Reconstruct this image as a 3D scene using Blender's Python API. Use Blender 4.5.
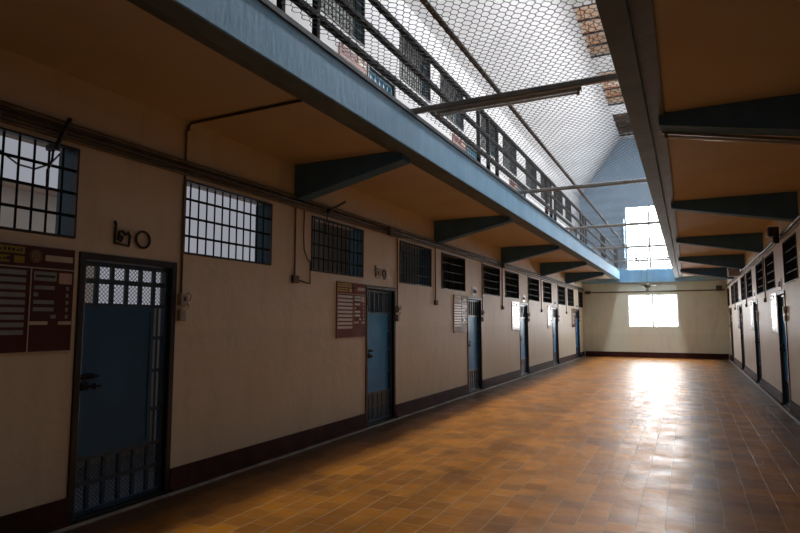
import bpy, math, random
from mathutils import Vector, Matrix
random.seed(7)
PI = math.pi
SC = bpy.context.scene
COL = SC.collection
for o in list(bpy.data.objects):
    bpy.data.objects.remove(o)

# ------------------------------------------------------------ camera
cam_d = bpy.data.cameras.new('camera')
cam_d.sensor_width = 36.0
cam_d.lens = 587.0 * 36.0 / 800.0
cam_d.clip_start = 0.05
cam = bpy.data.objects.new('camera', cam_d)
COL.objects.link(cam)
PITCH = math.atan(55.5 / 587.0)
YAW = math.atan(287.5 / math.hypot(587.0, 55.5))
cam.location = (0, 0, 1.5)
cam.rotation_euler = (PI / 2 + PITCH, 0, YAW)
SC.camera = cam

# ------------------------------------------------------------ sky
world = bpy.data.worlds.new('overcast_sky')
SC.world = world
world.use_nodes = True
bg = world.node_tree.nodes['Background']
bg.inputs['Color'].default_value = (0.86, 0.88, 1.0, 1)
bg.inputs['Strength'].default_value = 0.33

# ------------------------------------------------------------ area lamp added in an unseen ridge slot to brighten the hall
def area(name, loc, rot, sx, sy, power, color):
    d = bpy.data.lights.new(name, 'AREA')
    d.shape = 'RECTANGLE'; d.size = sx; d.size_y = sy
    d.energy = power; d.color = color
    o = bpy.data.objects.new(name, d)
    COL.objects.link(o)
    o.location = loc; o.rotation_euler = rot
    return o
area('added_ridge_lamp', (-1.0, 14.0, 9.67), (0, 0, 0), 0.58, 16.8, 1080, (0.97, 0.98, 1.0))

SC.view_settings.view_transform = 'Standard'
SC.view_settings.look = 'None'
SC.view_settings.gamma = 1.0
SC.view_settings.use_curve_mapping = False
SC.view_settings.exposure = 0.0

# ------------------------------------------------------------ constants of the place
XL, XR = -4.17, 1.50          # corridor walls
YB, YE = -6.0, 27.2           # back wall, end wall
ZC = 3.38                     # underside of the galleries
ZT = 3.72                     # top of the edge beams
XM = (XL + XR) / 2
BL, BR = -2.55, -0.40         # inner edges of the beams (the void between them)

# ------------------------------------------------------------ materials
def new_mat(name):
    m = bpy.data.materials.new(name)
    m.use_nodes = True
    nt = m.node_tree
    b = nt.nodes['Principled BSDF']
    return m, nt, b

def noise_mat(name, c1, c2, scale=4.0, rough=0.7, bump=0.0, detail=6.0, metal=0.0, lo=0.35, hi=0.7,
              streak=None, spec=0.5, bscale=None):
    """painted or bare surface mottled between two of its own colours"""
    m, nt, b = new_mat(name)
    N, L = nt.nodes, nt.links
    tc = N.new('ShaderNodeTexCoord')
    mp = N.new('ShaderNodeMapping')
    if streak:
        mp.inputs['Scale'].default_value = streak
    no = N.new('ShaderNodeTexNoise')
    no.inputs['Scale'].default_value = scale
    no.inputs['Detail'].default_value = detail
    no.inputs['Roughness'].default_value = 0.6
    rp = N.new('ShaderNodeValToRGB')
    rp.color_ramp.elements[0].position = lo
    rp.color_ramp.elements[1].position = hi
    rp.color_ramp.elements[0].color = (*c1, 1)
    rp.color_ramp.elements[1].color = (*c2, 1)
    L.new(tc.outputs['Object'], mp.inputs['Vector'])
    L.new(mp.outputs['Vector'], no.inputs['Vector'])
    L.new(no.outputs['Fac'], rp.inputs['Fac'])
    L.new(rp.outputs['Color'], b.inputs['Base Color'])
    b.inputs['Roughness'].default_value = rough
    b.inputs['Metallic'].default_value = metal
    b.inputs['Specular IOR Level'].default_value = spec
    if bump:
        n2 = N.new('ShaderNodeTexNoise')
        n2.inputs['Scale'].default_value = bscale or scale * 6
        n2.inputs['Detail'].default_value = 5
        bp = N.new('ShaderNodeBump')
        bp.inputs['Strength'].default_value = bump
        bp.inputs['Distance'].default_value = 0.02
        L.new(mp.outputs['Vector'], n2.inputs['Vector'])
        L.new(n2.outputs['Fac'], bp.inputs['Height'])
        L.new(bp.outputs['Normal'], b.inputs['Normal'])
    return m

def wall_mat(name, top, low, stain, zsplit=1.42):
    """plaster with an older, greyer lower band, stains and hand marks"""
    m, nt, b = new_mat(name)
    N, L = nt.nodes, nt.links
    tc = N.new('ShaderNodeTexCoord')
    sx = N.new('ShaderNodeSeparateXYZ')
    L.new(tc.outputs['Object'], sx.inputs[0])
    n0 = N.new('ShaderNodeTexNoise'); n0.inputs['Scale'].default_value = 1.3; n0.inputs['Detail'].default_value = 5
    L.new(tc.outputs['Object'], n0.inputs['Vector'])
    ma = N.new('ShaderNodeMath'); ma.operation = 'MULTIPLY_ADD'
    ma.inputs[1].default_value = 0.12
    L.new(n0.outputs['Fac'], ma.inputs[0]); L.new(sx.outputs['Z'], ma.inputs[2])
    mr = N.new('ShaderNodeMapRange')
    mr.inputs['From Min'].default_value = zsplit + 0.03
    mr.inputs['From Max'].default_value = zsplit + 0.09
    L.new(ma.outputs[0], mr.inputs['Value'])
    mx = N.new('ShaderNodeMix'); mx.data_type = 'RGBA'
    mx.inputs['A'].default_value = (*low, 1); mx.inputs['B'].default_value = (*top, 1)
    L.new(mr.outputs['Result'], mx.inputs['Factor'])
    # vertical dirt runs
    mp = N.new('ShaderNodeMapping'); mp.inputs['Scale'].default_value = (1.6, 1.6, 0.35)
    L.new(tc.outputs['Object'], mp.inputs['Vector'])
    n1 = N.new('ShaderNodeTexNoise'); n1.inputs['Scale'].default_value = 2.4; n1.inputs['Detail'].default_value = 8
    n1.inputs['Roughness'].default_value = 0.65
    L.new(mp.outputs['Vector'], n1.inputs['Vector'])
    r1 = N.new('ShaderNodeMapRange')
    r1.inputs['From Min'].default_value = 0.48; r1.inputs['From Max'].default_value = 0.78
    r1.inputs['To Max'].default_value = 0.55
    L.new(n1.outputs['Fac'], r1.inputs['Value'])
    m2 = N.new('ShaderNodeMix'); m2.data_type = 'RGBA'
    m2.inputs['B'].default_value = (*stain, 1)
    L.new(r1.outputs['Result'], m2.inputs['Factor'])
    L.new(mx.outputs['Result'], m2.inputs['A'])
    L.new(m2.outputs['Result'], b.inputs['Base Color'])
    b.inputs['Roughness'].default_value = 0.5
    b.inputs['Specular IOR Level'].default_value = 0.5
    n2 = N.new('ShaderNodeTexNoise'); n2.inputs['Scale'].default_value = 9; n2.inputs['Detail'].default_value = 6
    L.new(tc.outputs['Object'], n2.inputs['Vector'])
    bp = N.new('ShaderNodeBump'); bp.inputs['Strength'].default_value = 0.25; bp.inputs['Distance'].default_value = 0.02
    L.new(n2.outputs['Fac'], bp.inputs['Height']); L.new(bp.outputs['Normal'], b.inputs['Normal'])
    return m

def tile_mat():
    m, nt, b = new_mat('floor_tiles')
    N, L = nt.nodes, nt.links
    tc = N.new('ShaderNodeTexCoord')
    mp = N.new('ShaderNodeMapping')
    mp.inputs['Rotation'].default_value = (0, 0, PI / 2)
    L.new(tc.outputs['Object'], mp.inputs['Vector'])
    # slight waviness of the hand laid joints
    nw = N.new('ShaderNodeTexNoise'); nw.inputs['Scale'].default_value = 2.2; nw.inputs['Detail'].default_value = 3
    L.new(mp.outputs['Vector'], nw.inputs['Vector'])
    vs = N.new('ShaderNodeVectorMath'); vs.operation = 'MULTIPLY_ADD'
    vs.inputs[1].default_value = (0.022, 0.022, 0)
    L.new(nw.outputs['Color'], vs.inputs[0]); L.new(mp.outputs['Vector'], vs.inputs[2])
    br = N.new('ShaderNodeTexBrick')
    br.offset = 0.5; br.offset_frequency = 2
    br.inputs['Scale'].default_value = 1.0
    br.inputs['Brick Width'].default_value = 0.2
    br.inputs['Row Height'].default_value = 0.2
    br.inputs['Mortar Size'].default_value = 0.0050
    br.inputs['Mortar Smooth'].default_value = 0.3
    br.inputs['Bias'].default_value = 0.0
    br.inputs['Color1'].default_value = (0.62, 0.225, 0.012, 1)
    br.inputs['Color2'].default_value = (0.38, 0.135, 0.012, 1)
    br.inputs['Mortar'].default_value = (0.50, 0.30, 0.12, 1)
    L.new(vs.outputs[0], br.inputs['Vector'])
    # worn dark scuffing
    n1 = N.new('ShaderNodeTexNoise'); n1.inputs['Scale'].default_value = 1.1; n1.inputs['Detail'].default_value = 9
    n1.inputs['Roughness'].default_value = 0.7
    L.new(mp.outputs['Vector'], n1.inputs['Vector'])
    r1 = N.new('ShaderNodeMapRange')
    r1.inputs['From Min'].default_value = 0.45; r1.inputs['From Max'].default_value = 0.72
    r1.inputs['To Max'].default_value = 0.62
    L.new(n1.outputs['Fac'], r1.inputs['Value'])
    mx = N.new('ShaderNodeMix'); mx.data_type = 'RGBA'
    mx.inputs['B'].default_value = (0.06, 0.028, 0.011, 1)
    # grime along both walls, deepened to paint in the galleries' shade
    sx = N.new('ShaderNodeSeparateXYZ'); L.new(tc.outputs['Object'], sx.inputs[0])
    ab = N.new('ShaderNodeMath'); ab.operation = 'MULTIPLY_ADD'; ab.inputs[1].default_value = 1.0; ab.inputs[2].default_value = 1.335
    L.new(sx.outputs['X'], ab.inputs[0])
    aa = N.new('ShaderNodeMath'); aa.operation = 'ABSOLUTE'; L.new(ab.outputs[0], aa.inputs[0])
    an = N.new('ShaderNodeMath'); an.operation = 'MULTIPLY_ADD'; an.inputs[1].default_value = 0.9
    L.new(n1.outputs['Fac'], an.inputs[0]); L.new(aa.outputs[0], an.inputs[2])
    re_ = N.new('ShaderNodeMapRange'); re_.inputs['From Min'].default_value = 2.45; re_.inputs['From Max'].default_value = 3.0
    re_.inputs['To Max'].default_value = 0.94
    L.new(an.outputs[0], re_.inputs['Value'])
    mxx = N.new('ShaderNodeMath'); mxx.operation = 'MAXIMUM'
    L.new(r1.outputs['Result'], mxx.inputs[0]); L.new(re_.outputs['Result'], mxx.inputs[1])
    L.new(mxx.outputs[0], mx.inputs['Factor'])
    L.new(br.outputs['Color'], mx.inputs['A'])
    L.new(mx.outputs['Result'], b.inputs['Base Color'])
    # polish varies per patch
    n3 = N.new('ShaderNodeTexNoise'); n3.inputs['Scale'].default_value = 3.0; n3.inputs['Detail'].default_value = 7
    L.new(mp.outputs['Vector'], n3.inputs['Vector'])
    r3 = N.new('ShaderNodeMapRange')
    r3.inputs['From Min'].default_value = 0.3; r3.inputs['From Max'].default_value = 0.7
    r3.inputs['To Min'].default_value = 0.32; r3.inputs['To Max'].default_value = 0.50
    L.new(n3.outputs['Fac'], r3.inputs['Value'])
    L.new(r3.outputs['Result'], b.inputs['Roughness'])
    b.inputs['Specular IOR Level'].default_value = 0.42
    # bump: joints plus each tile a little tilted / worn
    n4 = N.new('ShaderNodeTexNoise'); n4.inputs['Scale'].default_value = 8; n4.inputs['Detail'].default_value = 2.5
    L.new(mp.outputs['Vector'], n4.inputs['Vector'])
    sub = N.new('ShaderNodeMath'); sub.operation = 'MULTIPLY_ADD'
    sub.inputs[1].default_value = -2.0
    L.new(br.outputs['Fac'], sub.inputs[0]); L.new(n4.outputs['Fac'], sub.inputs[2])
    bp = N.new('ShaderNodeBump'); bp.inputs['Strength'].default_value = 0.40; bp.inputs['Distance'].default_value = 0.01
    L.new(sub.outputs[0], bp.inputs['Height']); L.new(bp.outputs['Normal'], b.inputs['Normal'])
    return m

M = {}
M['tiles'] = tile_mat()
M['border'] = noise_mat('border_cement', (0.025, 0.018, 0.013), (0.08, 0.05, 0.032), 2.2, 0.36, 0.2, lo=0.35, hi=0.75)
M['kerb'] = noise_mat('kerb_worn', (0.25, 0.24, 0.22), (0.5, 0.48, 0.45), 5, 0.4, 0.2)
M['wall'] = wall_mat('wall_plaster', (0.72, 0.64, 0.505), (0.67, 0.60, 0.48), (0.50, 0.43, 0.32))
M['end_wall'] = wall_mat('end_wall_plaster', (0.80, 0.85, 0.72), (0.77, 0.81, 0.69), (0.56, 0.57, 0.44), 1.0)
M['upper_wall'] = noise_mat('whitewash', (0.62, 0.62, 0.635), (0.71, 0.71, 0.72), 1.2, 0.75, 0.15)
M['upper_end'] = noise_mat('pale_blue_plaster', (0.30, 0.44, 0.58), (0.38, 0.52, 0.66), 1.0, 0.7, 0.1)
M['soffit'] = noise_mat('soffit_paint', (0.49, 0.415, 0.31), (0.56, 0.485, 0.37), 0.9, 0.75, 0.1)
M['beam'] = noise_mat('beam_blue_paint', (0.25, 0.51, 0.76), (0.34, 0.61, 0.86), 3.0, 0.5, 0.2, spec=0.35, streak=(1, 1, 0.25))
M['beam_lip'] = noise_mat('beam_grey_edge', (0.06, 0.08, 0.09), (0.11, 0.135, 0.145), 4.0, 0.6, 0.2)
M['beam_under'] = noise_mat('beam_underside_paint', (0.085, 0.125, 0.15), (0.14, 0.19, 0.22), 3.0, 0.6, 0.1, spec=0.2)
M['bracket'] = noise_mat('bracket_blue_grey', (0.06, 0.155, 0.33), (0.095, 0.21, 0.42), 2.5, 0.65, 0.1, spec=0.2)
M['base'] = noise_mat('baseboard_oxide', (0.03, 0.009, 0.008), (0.085, 0.022, 0.02), 5.0, 0.6, 0.2, spec=0.2)
M['door_blue'] = noise_mat('door_blue_paint', (0.008, 0.085, 0.20), (0.014, 0.12, 0.27), 2.0, 0.45, 0.25, bscale=4)
M['door_pale'] = noise_mat('door_pale_blue', (0.15, 0.36, 0.52), (0.22, 0.45, 0.62), 2.0, 0.35, 0.1)
M['door_grille'] = noise_mat('door_grille_blue', (0.02, 0.06, 0.11), (0.04, 0.09, 0.15), 5.0, 0.35)
M['frame_black'] = noise_mat('frame_black_paint', (0.012, 0.012, 0.016), (0.03, 0.03, 0.035), 6.0, 0.4)
M['bar'] = noise_mat('bar_dark_steel', (0.01, 0.014, 0.02), (0.03, 0.035, 0.04), 8.0, 0.6, spec=0.1)
M['lining'] = noise_mat('lining_blue', (0.025, 0.11, 0.16), (0.04, 0.15, 0.21), 4.0, 0.5)
M['rail'] = noise_mat('rail_dark_steel', (0.008, 0.009, 0.011), (0.02, 0.02, 0.024), 6.0, 0.6, spec=0.04)
M['pipe'] = noise_mat('pipe_grey_steel', (0.18, 0.18, 0.165), (0.32, 0.31, 0.28), 6.0, 0.4)
M['net'] = noise_mat('net_wire', (0.012, 0.012, 0.012), (0.03, 0.028, 0.025), 20.0, 0.6)
M['conduit'] = noise_mat('conduit_dusty', (0.10, 0.085, 0.06), (0.20, 0.165, 0.12), 5.0, 0.55)
M['conduit_dark'] = noise_mat('conduit_dark', (0.035, 0.03, 0.025), (0.08, 0.065, 0.05), 5.0, 0.5)
M['box'] = noise_mat('switch_box_grey', (0.30, 0.29, 0.26), (0.45, 0.43, 0.39), 8.0, 0.4)
M['box_dark'] = noise_mat('junction_box_brown', (0.07, 0.055, 0.04), (0.14, 0.11, 0.08), 8.0, 0.6)
M['chrome'] = noise_mat('worn_chrome', (0.45, 0.45, 0.44), (0.65, 0.65, 0.63), 8.0, 0.25, metal=1.0)
M['maroon_dark'] = noise_mat('board_maroon_dark', (0.05, 0.008, 0.008), (0.07, 0.011, 0.01), 3.0, 0.35)
M['board_dull'] = noise_mat('board_slip_grey', (0.22, 0.26, 0.27), (0.30, 0.34, 0.34), 9.0, 0.35)
M['board_ochre'] = noise_mat('board_ochre', (0.26, 0.20, 0.02), (0.33, 0.26, 0.03), 9.0, 0.35)
M['maroon'] = noise_mat('board_maroon', (0.15, 0.018, 0.018), (0.20, 0.026, 0.024), 3.0, 0.22)
M['board_white'] = noise_mat('board_slip_white', (0.62, 0.66, 0.66), (0.72, 0.75, 0.74), 9.0, 0.3)
M['board_yellow'] = noise_mat('board_yellow', (0.50, 0.36, 0.03), (0.58, 0.44, 0.05), 9.0, 0.3)
M['board_pink'] = noise_mat('board_pink', (0.52, 0.36, 0.34), (0.58, 0.42, 0.40), 9.0, 0.3)
M['board_cream'] = noise_mat('board_cream', (0.52, 0.46, 0.36), (0.60, 0.54, 0.43), 9.0, 0.3)
M['board_gold'] = noise_mat('board_emblem', (0.26, 0.16, 0.07), (0.33, 0.21, 0.10), 9.0, 0.3)
M['ink'] = noise_mat('ink_black', (0.015, 0.015, 0.018), (0.03, 0.03, 0.032), 9.0, 0.5)
M['plaque'] = noise_mat('plaque_white', (0.66, 0.66, 0.72), (0.74, 0.74, 0.80), 9.0, 0.3)
M['tube'] = noise_mat('lamp_tube_white', (0.62, 0.60, 0.55), (0.72, 0.70, 0.64), 9.0, 0.2)
M['batten'] = noise_mat('lamp_batten', (0.22, 0.17, 0.12), (0.32, 0.25, 0.18), 9.0, 0.4)
M['wood_rust'] = noise_mat('rusty_timber', (0.62, 0.22, 0.09), (0.85, 0.45, 0.26), 3.0, 0.7, 0.4)
M['roof_tile'] = noise_mat('roof_underside', (0.90, 0.74, 0.58), (0.96, 0.90, 0.82), 2.2, 0.8, 0.3)
M['roof_dark'] = noise_mat('roof_underside_dark', (0.10, 0.055, 0.03), (0.20, 0.11, 0.06), 3.0, 0.8, 0.3)
M['cell_wall'] = noise_mat('cell_wall_paint', (0.40, 0.40, 0.40), (0.52, 0.52, 0.52), 1.5, 0.8)
M['cell_floor'] = noise_mat('cell_floor', (0.16, 0.20, 0.27), (0.25, 0.30, 0.38), 2.0, 0.5)
M['shutter'] = noise_mat('shutter_mesh_grey', (0.30, 0.315, 0.30), (0.40, 0.41, 0.385), 3.0, 0.7)
M['outside'] = noise_mat('outside_render', (0.55, 0.47, 0.38), (0.66, 0.57, 0.47), 1.0, 0.8)
M['outside_roof'] = noise_mat('outside_roof', (0.30, 0.20, 0.15), (0.4, 0.28, 0.2), 2.0, 0.8)
def sky_pane(name, color, strength):
    m, nt, b = new_mat(name)
    b.inputs['Base Color'].default_value = (0.8, 0.8, 0.8, 1)
    b.inputs['Emission Color'].default_value = (*color, 1)
    b.inputs['Emission Strength'].default_value = strength
    return m
M['bright_pane'] = sky_pane('daylit_frosted_pane', (0.97, 0.98, 1.0), 17)
M['upper_pane'] = sky_pane('daylit_upper_pane', (0.90, 0.96, 1.0), 22)
M['brass'] = noise_mat('dull_brass', (0.30, 0.22, 0.10), (0.42, 0.32, 0.16), 9.0, 0.35, metal=0.8)
M['fan_body'] = noise_mat('dusty_fixture', (0.13, 0.13, 0.09), (0.30, 0.30, 0.24), 9.0, 0.5)

# ------------------------------------------------------------ mesh helpers
class MB:
    def __init__(self):
        self.v = []; self.f = []
    def box(self, x0, x1, y0, y1, z0, z1):
        x0, x1 = min(x0, x1), max(x0, x1); y0, y1 = min(y0, y1), max(y0, y1); z0, z1 = min(z0, z1), max(z0, z1)
        n = len(self.v)
        self.v += [(x0, y0, z0), (x1, y0, z0), (x1, y1, z0), (x0, y1, z0), (x0, y0, z1), (x1, y0, z1), (x1, y1, z1), (x0, y1, z1)]
        self.f += [tuple(n + i for i in q) for q in ((0, 3, 2, 1), (4, 5, 6, 7), (0, 1, 5, 4), (1, 2, 6, 5), (2, 3, 7, 6), (3, 0, 4, 7))]
        return self
    def prism(self, poly, axis, a, b):
        """poly: 2-D outline in the two other axes (cyclic order), extruded along axis from a to b"""
        n = len(self.v); k = len(poly)
        def P(p, t):
            return {'x': (t, p[0], p[1]), 'y': (p[0], t, p[1]), 'z': (p[0], p[1], t)}[axis]
        self.v += [P(p, a) for p in poly] + [P(p, b) for p in poly]
        self.f.append(tuple(n + i for i in range(k)))
        self.f.append(tuple(n + k + i for i in reversed(range(k))))
        for i in range(k):
            j = (i + 1) % k
            self.f.append((n + i, n + k + i, n + k + j, n + j))
        return self
    def tube(self, pts, r, sides=8, caps=True):
        """round section swept along a polyline"""
        pts = [Vector(p) for p in pts]
        n0 = len(self.v); up = None
        for i, p in enumerate(pts):
            if i == 0: d = pts[1] - pts[0]
            elif i == len(pts) - 1: d = pts[-1] - pts[-2]
            else: d = (pts[i + 1] - p).normalized() + (p - pts[i - 1]).normalized()
            d.normalize()
            if up is None:
                up = Vector((0, 0, 1)) if abs(d.z) < 0.9 else Vector((1, 0, 0))
            s = d.cross(up)
            if s.length < 1e-5: s = d.cross(Vector((0, 1, 0)))
            s.normalize(); u = s.cross(d).normalized(); up = u
            rr = r[i] if isinstance(r, (list, tuple)) else r
            for k in range(sides):
                a = 2 * PI * (k + 0.5) / sides
                self.v.append(tuple(p + s * (math.cos(a) * rr) + u * (math.sin(a) * rr)))
        for i in range(len(pts) - 1):
            for k in range(sides):
                k2 = (k + 1) % sides
                a = n0 + i * sides
                self.f.append((a + k, a + k2, a + sides + k2, a + sides + k))
        if caps:
            self.f.append(tuple(n0 + k for k in reversed(range(sides))))
            e = n0 + (len(pts) - 1) * sides
            self.f.append(tuple(e + k for k in range(sides)))
        return self
    def disc(self, c, axis, r, t, sides=20):
        a = Vector(c); d = {'x': Vector((t, 0, 0)), 'y': Vector((0, t, 0)), 'z': Vector((0, 0, t))}[axis]
        return self.tube([a, a + d], r, sides)
    def ring(self, c, axis, R, r, sides=20, arc=(0, 2 * PI)):
        pts = []
        for k in range(sides + 1):
            t = arc[0] + (arc[1] - arc[0]) * k / sides
            p = {'x': (0, math.cos(t) * R, math.sin(t) * R), 'y': (math.cos(t) * R, 0, math.sin(t) * R), 'z': (math.cos(t) * R, math.sin(t) * R, 0)}[axis]
            pts.append((c[0] + p[0], c[1] + p[1], c[2] + p[2]))
        return self.tube(pts, r, 6)
    def build(self, name, mat, parent=None, bevel=0.0, smooth=False):
        me = bpy.data.meshes.new(name)
        me.from_pydata(self.v, [], self.f)
        me.validate(); me.update()
        import bmesh
        bm = bmesh.new(); bm.from_mesh(me)
        if len(bm.faces) < 60000:
            bmesh.ops.recalc_face_normals(bm, faces=bm.faces)
        bm.to_mesh(me); bm.free()
        if smooth:
            for p in me.polygons: p.use_smooth = True
        me.materials.append(M[mat])
        o = bpy.data.objects.new(name, me)
        COL.objects.link(o)
        if parent is not None: o.parent = parent
        if bevel:
            md = o.modifiers.new('bevel', 'BEVEL'); md.width = bevel; md.segments = 2
            md.limit_method = 'ANGLE'
        return o

def tag(o, label=None, cat=None, group=None, kind=None):
    if label: o['label'] = label
    if cat: o['category'] = cat
    if group: o['group'] = group
    if kind: o['kind'] = kind
    return o
def empty(name, loc, rz=0.0):
    o = bpy.data.objects.new(name, None)
    COL.objects.link(o); o.location = loc; o.rotation_euler = (0, 0, rz)
    o.empty_display_size = 0.1
    return o
def copy_tree(o, parent=None, name=None):
    c = o.copy(); COL.objects.link(c)
    if name: c.name = name
    c.parent = parent
    for ch in [x for x in KIDS.get(o, [])] or [x for x in o.children]:
        copy_tree(ch, c)
    return c
KIDS = {}
def text_mesh(name, body, size, depth, mat, parent, loc, rot):
    c = bpy.data.curves.new('lettering', 'FONT')
    c.body = body; c.size = size; c.extrude = depth; c.offset = size * 0.022
    c.align_x = 'CENTER'; c.align_y = 'CENTER'
    t = bpy.data.objects.new('lettering', c); COL.objects.link(t)
    bpy.context.view_layer.update()
    me = bpy.data.meshes.new_from_object(t.evaluated_get(bpy.context.evaluated_depsgraph_get()))
    bpy.data.objects.remove(t)
    me.materials.clear(); me.materials.append(M[mat])
    o = bpy.data.objects.new(name, me); COL.objects.link(o)
    o.parent = parent; o.location = loc; o.rotation_euler = rot
    return o

def pierced(axis, a, b, u0, u1, z0, z1, holes):
    """a wall slab between a and b on its thin axis, spanning u0..u1 and z0..z1, with rectangular openings lined"""
    mb = MB()
    us = sorted({u0, u1, *[h[0] for h in holes], *[h[1] for h in holes]})
    zs = sorted({z0, z1, *[h[2] for h in holes], *[h[3] for h in holes]})
    us = [u for u in us if u0 <= u <= u1]; zs = [z for z in zs if z0 <= z <= z1]
    def solid(i, j):
        if i < 0 or j < 0 or i >= len(us) - 1 or j >= len(zs) - 1: return False
        uc = (us[i] + us[i + 1]) / 2; zc = (zs[j] + zs[j + 1]) / 2
        return not any(h[0] < uc < h[1] and h[2] < zc < h[3] for h in holes)
    idx = {}
    def V(t, u, z):
        k = (t, u, z)
        if k not in idx:
            idx[k] = len(mb.v)
            mb.v.append((t, u, z) if axis == 'x' else ((u, t, z) if axis == 'y' else (u, z, t)))
        return idx[k]
    for i in range(len(us) - 1):
        for j in range(len(zs) - 1):
            if not solid(i, j): continue
            ua, ub, za, zb = us[i], us[i + 1], zs[j], zs[j + 1]
            for t in (a, b):
                mb.f.append((V(t, ua, za), V(t, ub, za), V(t, ub, zb), V(t, ua, zb)))
            if not solid(i - 1, j): mb.f.append((V(a, ua, za), V(b, ua, za), V(b, ua, zb), V(a, ua, zb)))
            if not solid(i + 1, j): mb.f.append((V(a, ub, za), V(b, ub, za), V(b, ub, zb), V(a, ub, zb)))
            if not solid(i, j - 1): mb.f.append((V(a, ua, za), V(b, ua, za), V(b, ub, za), V(a, ub, za)))
            if not solid(i, j + 1): mb.f.append((V(a, ua, zb), V(b, ua, zb), V(b, ub, zb), V(a, ub, zb)))
    return mb

def struct(o, label=None, cat=None):
    return tag(o, label, cat, None, 'structure')

# ------------------------------------------------------------ where the openings are (measured along the hall)
WIN = [(1.60, 2.90), (3.96, 5.25), (6.03, 7.34), (8.53, 9.85), (10.34, 11.67), (12.88, 14.22), (14.70, 16.06),
       (17.14, 18.54), (19.14, 20.42), (21.60, 22.92), (23.48, 24.80), (26.0, 27.1)]
DOORS = [(2.94, 3.90), (7.42, 8.38), (11.77, 12.73), (16.08, 17.04), (20.48, 21.44), (25.08, 26.04)]
BRK = [1.30, 5.66, 10.0, 14.38, 18.77, 23.05]
WZ0, WZ1 = 2.13, 2.83
DZ = 2.04
WT = 0.2

# ------------------------------------------------------------ floor, walls, ceilings
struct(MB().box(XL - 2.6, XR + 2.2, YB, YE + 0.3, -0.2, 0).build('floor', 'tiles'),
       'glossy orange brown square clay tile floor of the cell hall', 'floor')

holesL = [(a, b, WZ0, WZ1) for a, b in WIN] + [(a, b, 0.0, DZ) for a, b in DOORS]
w = pierced('x', XL, XL - WT, YB, YE, 0, ZC, [h if h[2] > 0 else (h[0], h[1], -0.1, h[3]) for h in holesL])
struct(w.build('wall_left', 'wall'), 'long beige plaster wall on the left with cell doors and barred windows', 'wall')
w = pierced('x', XR, XR + WT, YB, YE, 0, ZC, [h if h[2] > 0 else (h[0], h[1], -0.1, h[3]) for h in holesL])
struct(w.build('wall_right', 'wall'), 'long beige plaster wall on the right with cell doors and barred windows', 'wall')
w = pierced('y', YE, YE + 0.3, XL - 2.6, XR + 2.2, 0, 3.30, [(-2.28, -0.33, 1.29, 2.66)])
struct(w.build('wall_end', 'end_wall'), 'pale green cream end wall below the balcony with a bright window', 'wall')
w = pierced('y', YE, YE + 0.3, XL - 2.6, XR + 2.2, 3.30, 10.2, [(-2.28, -0.38, 3.74, 6.53)])
struct(w.build('wall_end_upper', 'upper_end'), 'pale blue upper end wall with a tall bright window', 'wall')
struct(MB().box(XL - 2.6, XR + 2.2, YB - 0.3, YB, 0, 10.2).build('wall_back', 'wall'), 'plain wall closing the hall behind', 'wall')

# upper storey walls
UZ0, UZ1 = 5.58, 6.42
WINU = [(a, b, UZ0, UZ1) for a, b in WIN if b < 27.0]
DOORU = [(a, b, 3.50, 5.40) for a, b in DOORS]
w = pierced('x', XL, XL - WT, YB, YE, 3.50, 7.0, WINU + DOORU)
struct(w.build('wall_upper_left', 'upper_wall'), 'whitewashed upper storey wall behind the left railing', 'wall')
w = MB().box(XR, XR + WT, YB, YE, 3.50, 7.0)
struct(w.build('wall_upper_right', 'upper_wall'), 'whitewashed upper storey wall above the right gallery', 'wall')

# gallery slabs: soffit below, walkway above
struct(MB().box(XL - 1.62, BL - 0.30, YB, YE, ZC, 3.50).build('ceiling_left', 'soffit'), 'brown underside of the left gallery', 'ceiling')
struct(MB().box(BR + 0.23, XR + 2.2, YB, YE, ZC, 3.50).build('ceiling_right', 'soffit'), 'brown underside of the right gallery', 'ceiling')

# steep white ceiling of the upper hall, flat ridge with openings
RX0, RX1, RZ = -2.36, -0.31, 9.60
SK = [(-1.645, -1.025)]
slope = MB().prism([(XL - 0.2, 6.80), (RX0, RZ), (RX0, RZ + 0.12), (XL - 0.3, 6.80)], 'y', YB, YE)
struct(slope.build('ceiling_slope_left', 'upper_wall'), 'steep white ceiling slope above the left gallery', 'ceiling')
slope = MB().prism([(XR + 0.2, 6.80), (RX1, RZ), (RX1, RZ + 0.12), (XR + 0.3, 6.80)], 'y', YB, YE)
struct(slope.build('ceiling_slope_right', 'upper_wall'), 'steep white ceiling slope above the right gallery', 'ceiling')
VENT = [(1.6, 4.9), (6.2, 9.4), (10.6, 13.9), (15.0, 18.25), (19.45, 22.7), (23.75, 26.75)]
VX0, VX1 = -2.345, -1.72
w = pierced('z', RZ, RZ + 0.12, RX0, RX1, YB, YE, [(VX0, VX1, a, b) for a, b in VENT] + [(-1.31, -0.69, -0.3, 26.7)])  # vent holes, plus an unseen slot added for the ridge lamp
struct(w.build('ceiling_ridge', 'upper_wall'), 'flat white ridge of the roof pierced by openings', 'ceiling')
gl = MB()  # bars made up to go with the added lamp slot
for k in range(28):
    y = -0.3 + k
    gl.box(-1.31, -0.69, y - 0.02, y + 0.02, RZ + 0.02, RZ + 0.06)
struct(gl.build('window_40', 'frame_black'), 'bars across the added lamp slot in the ridge, out of view', 'window')

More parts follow.
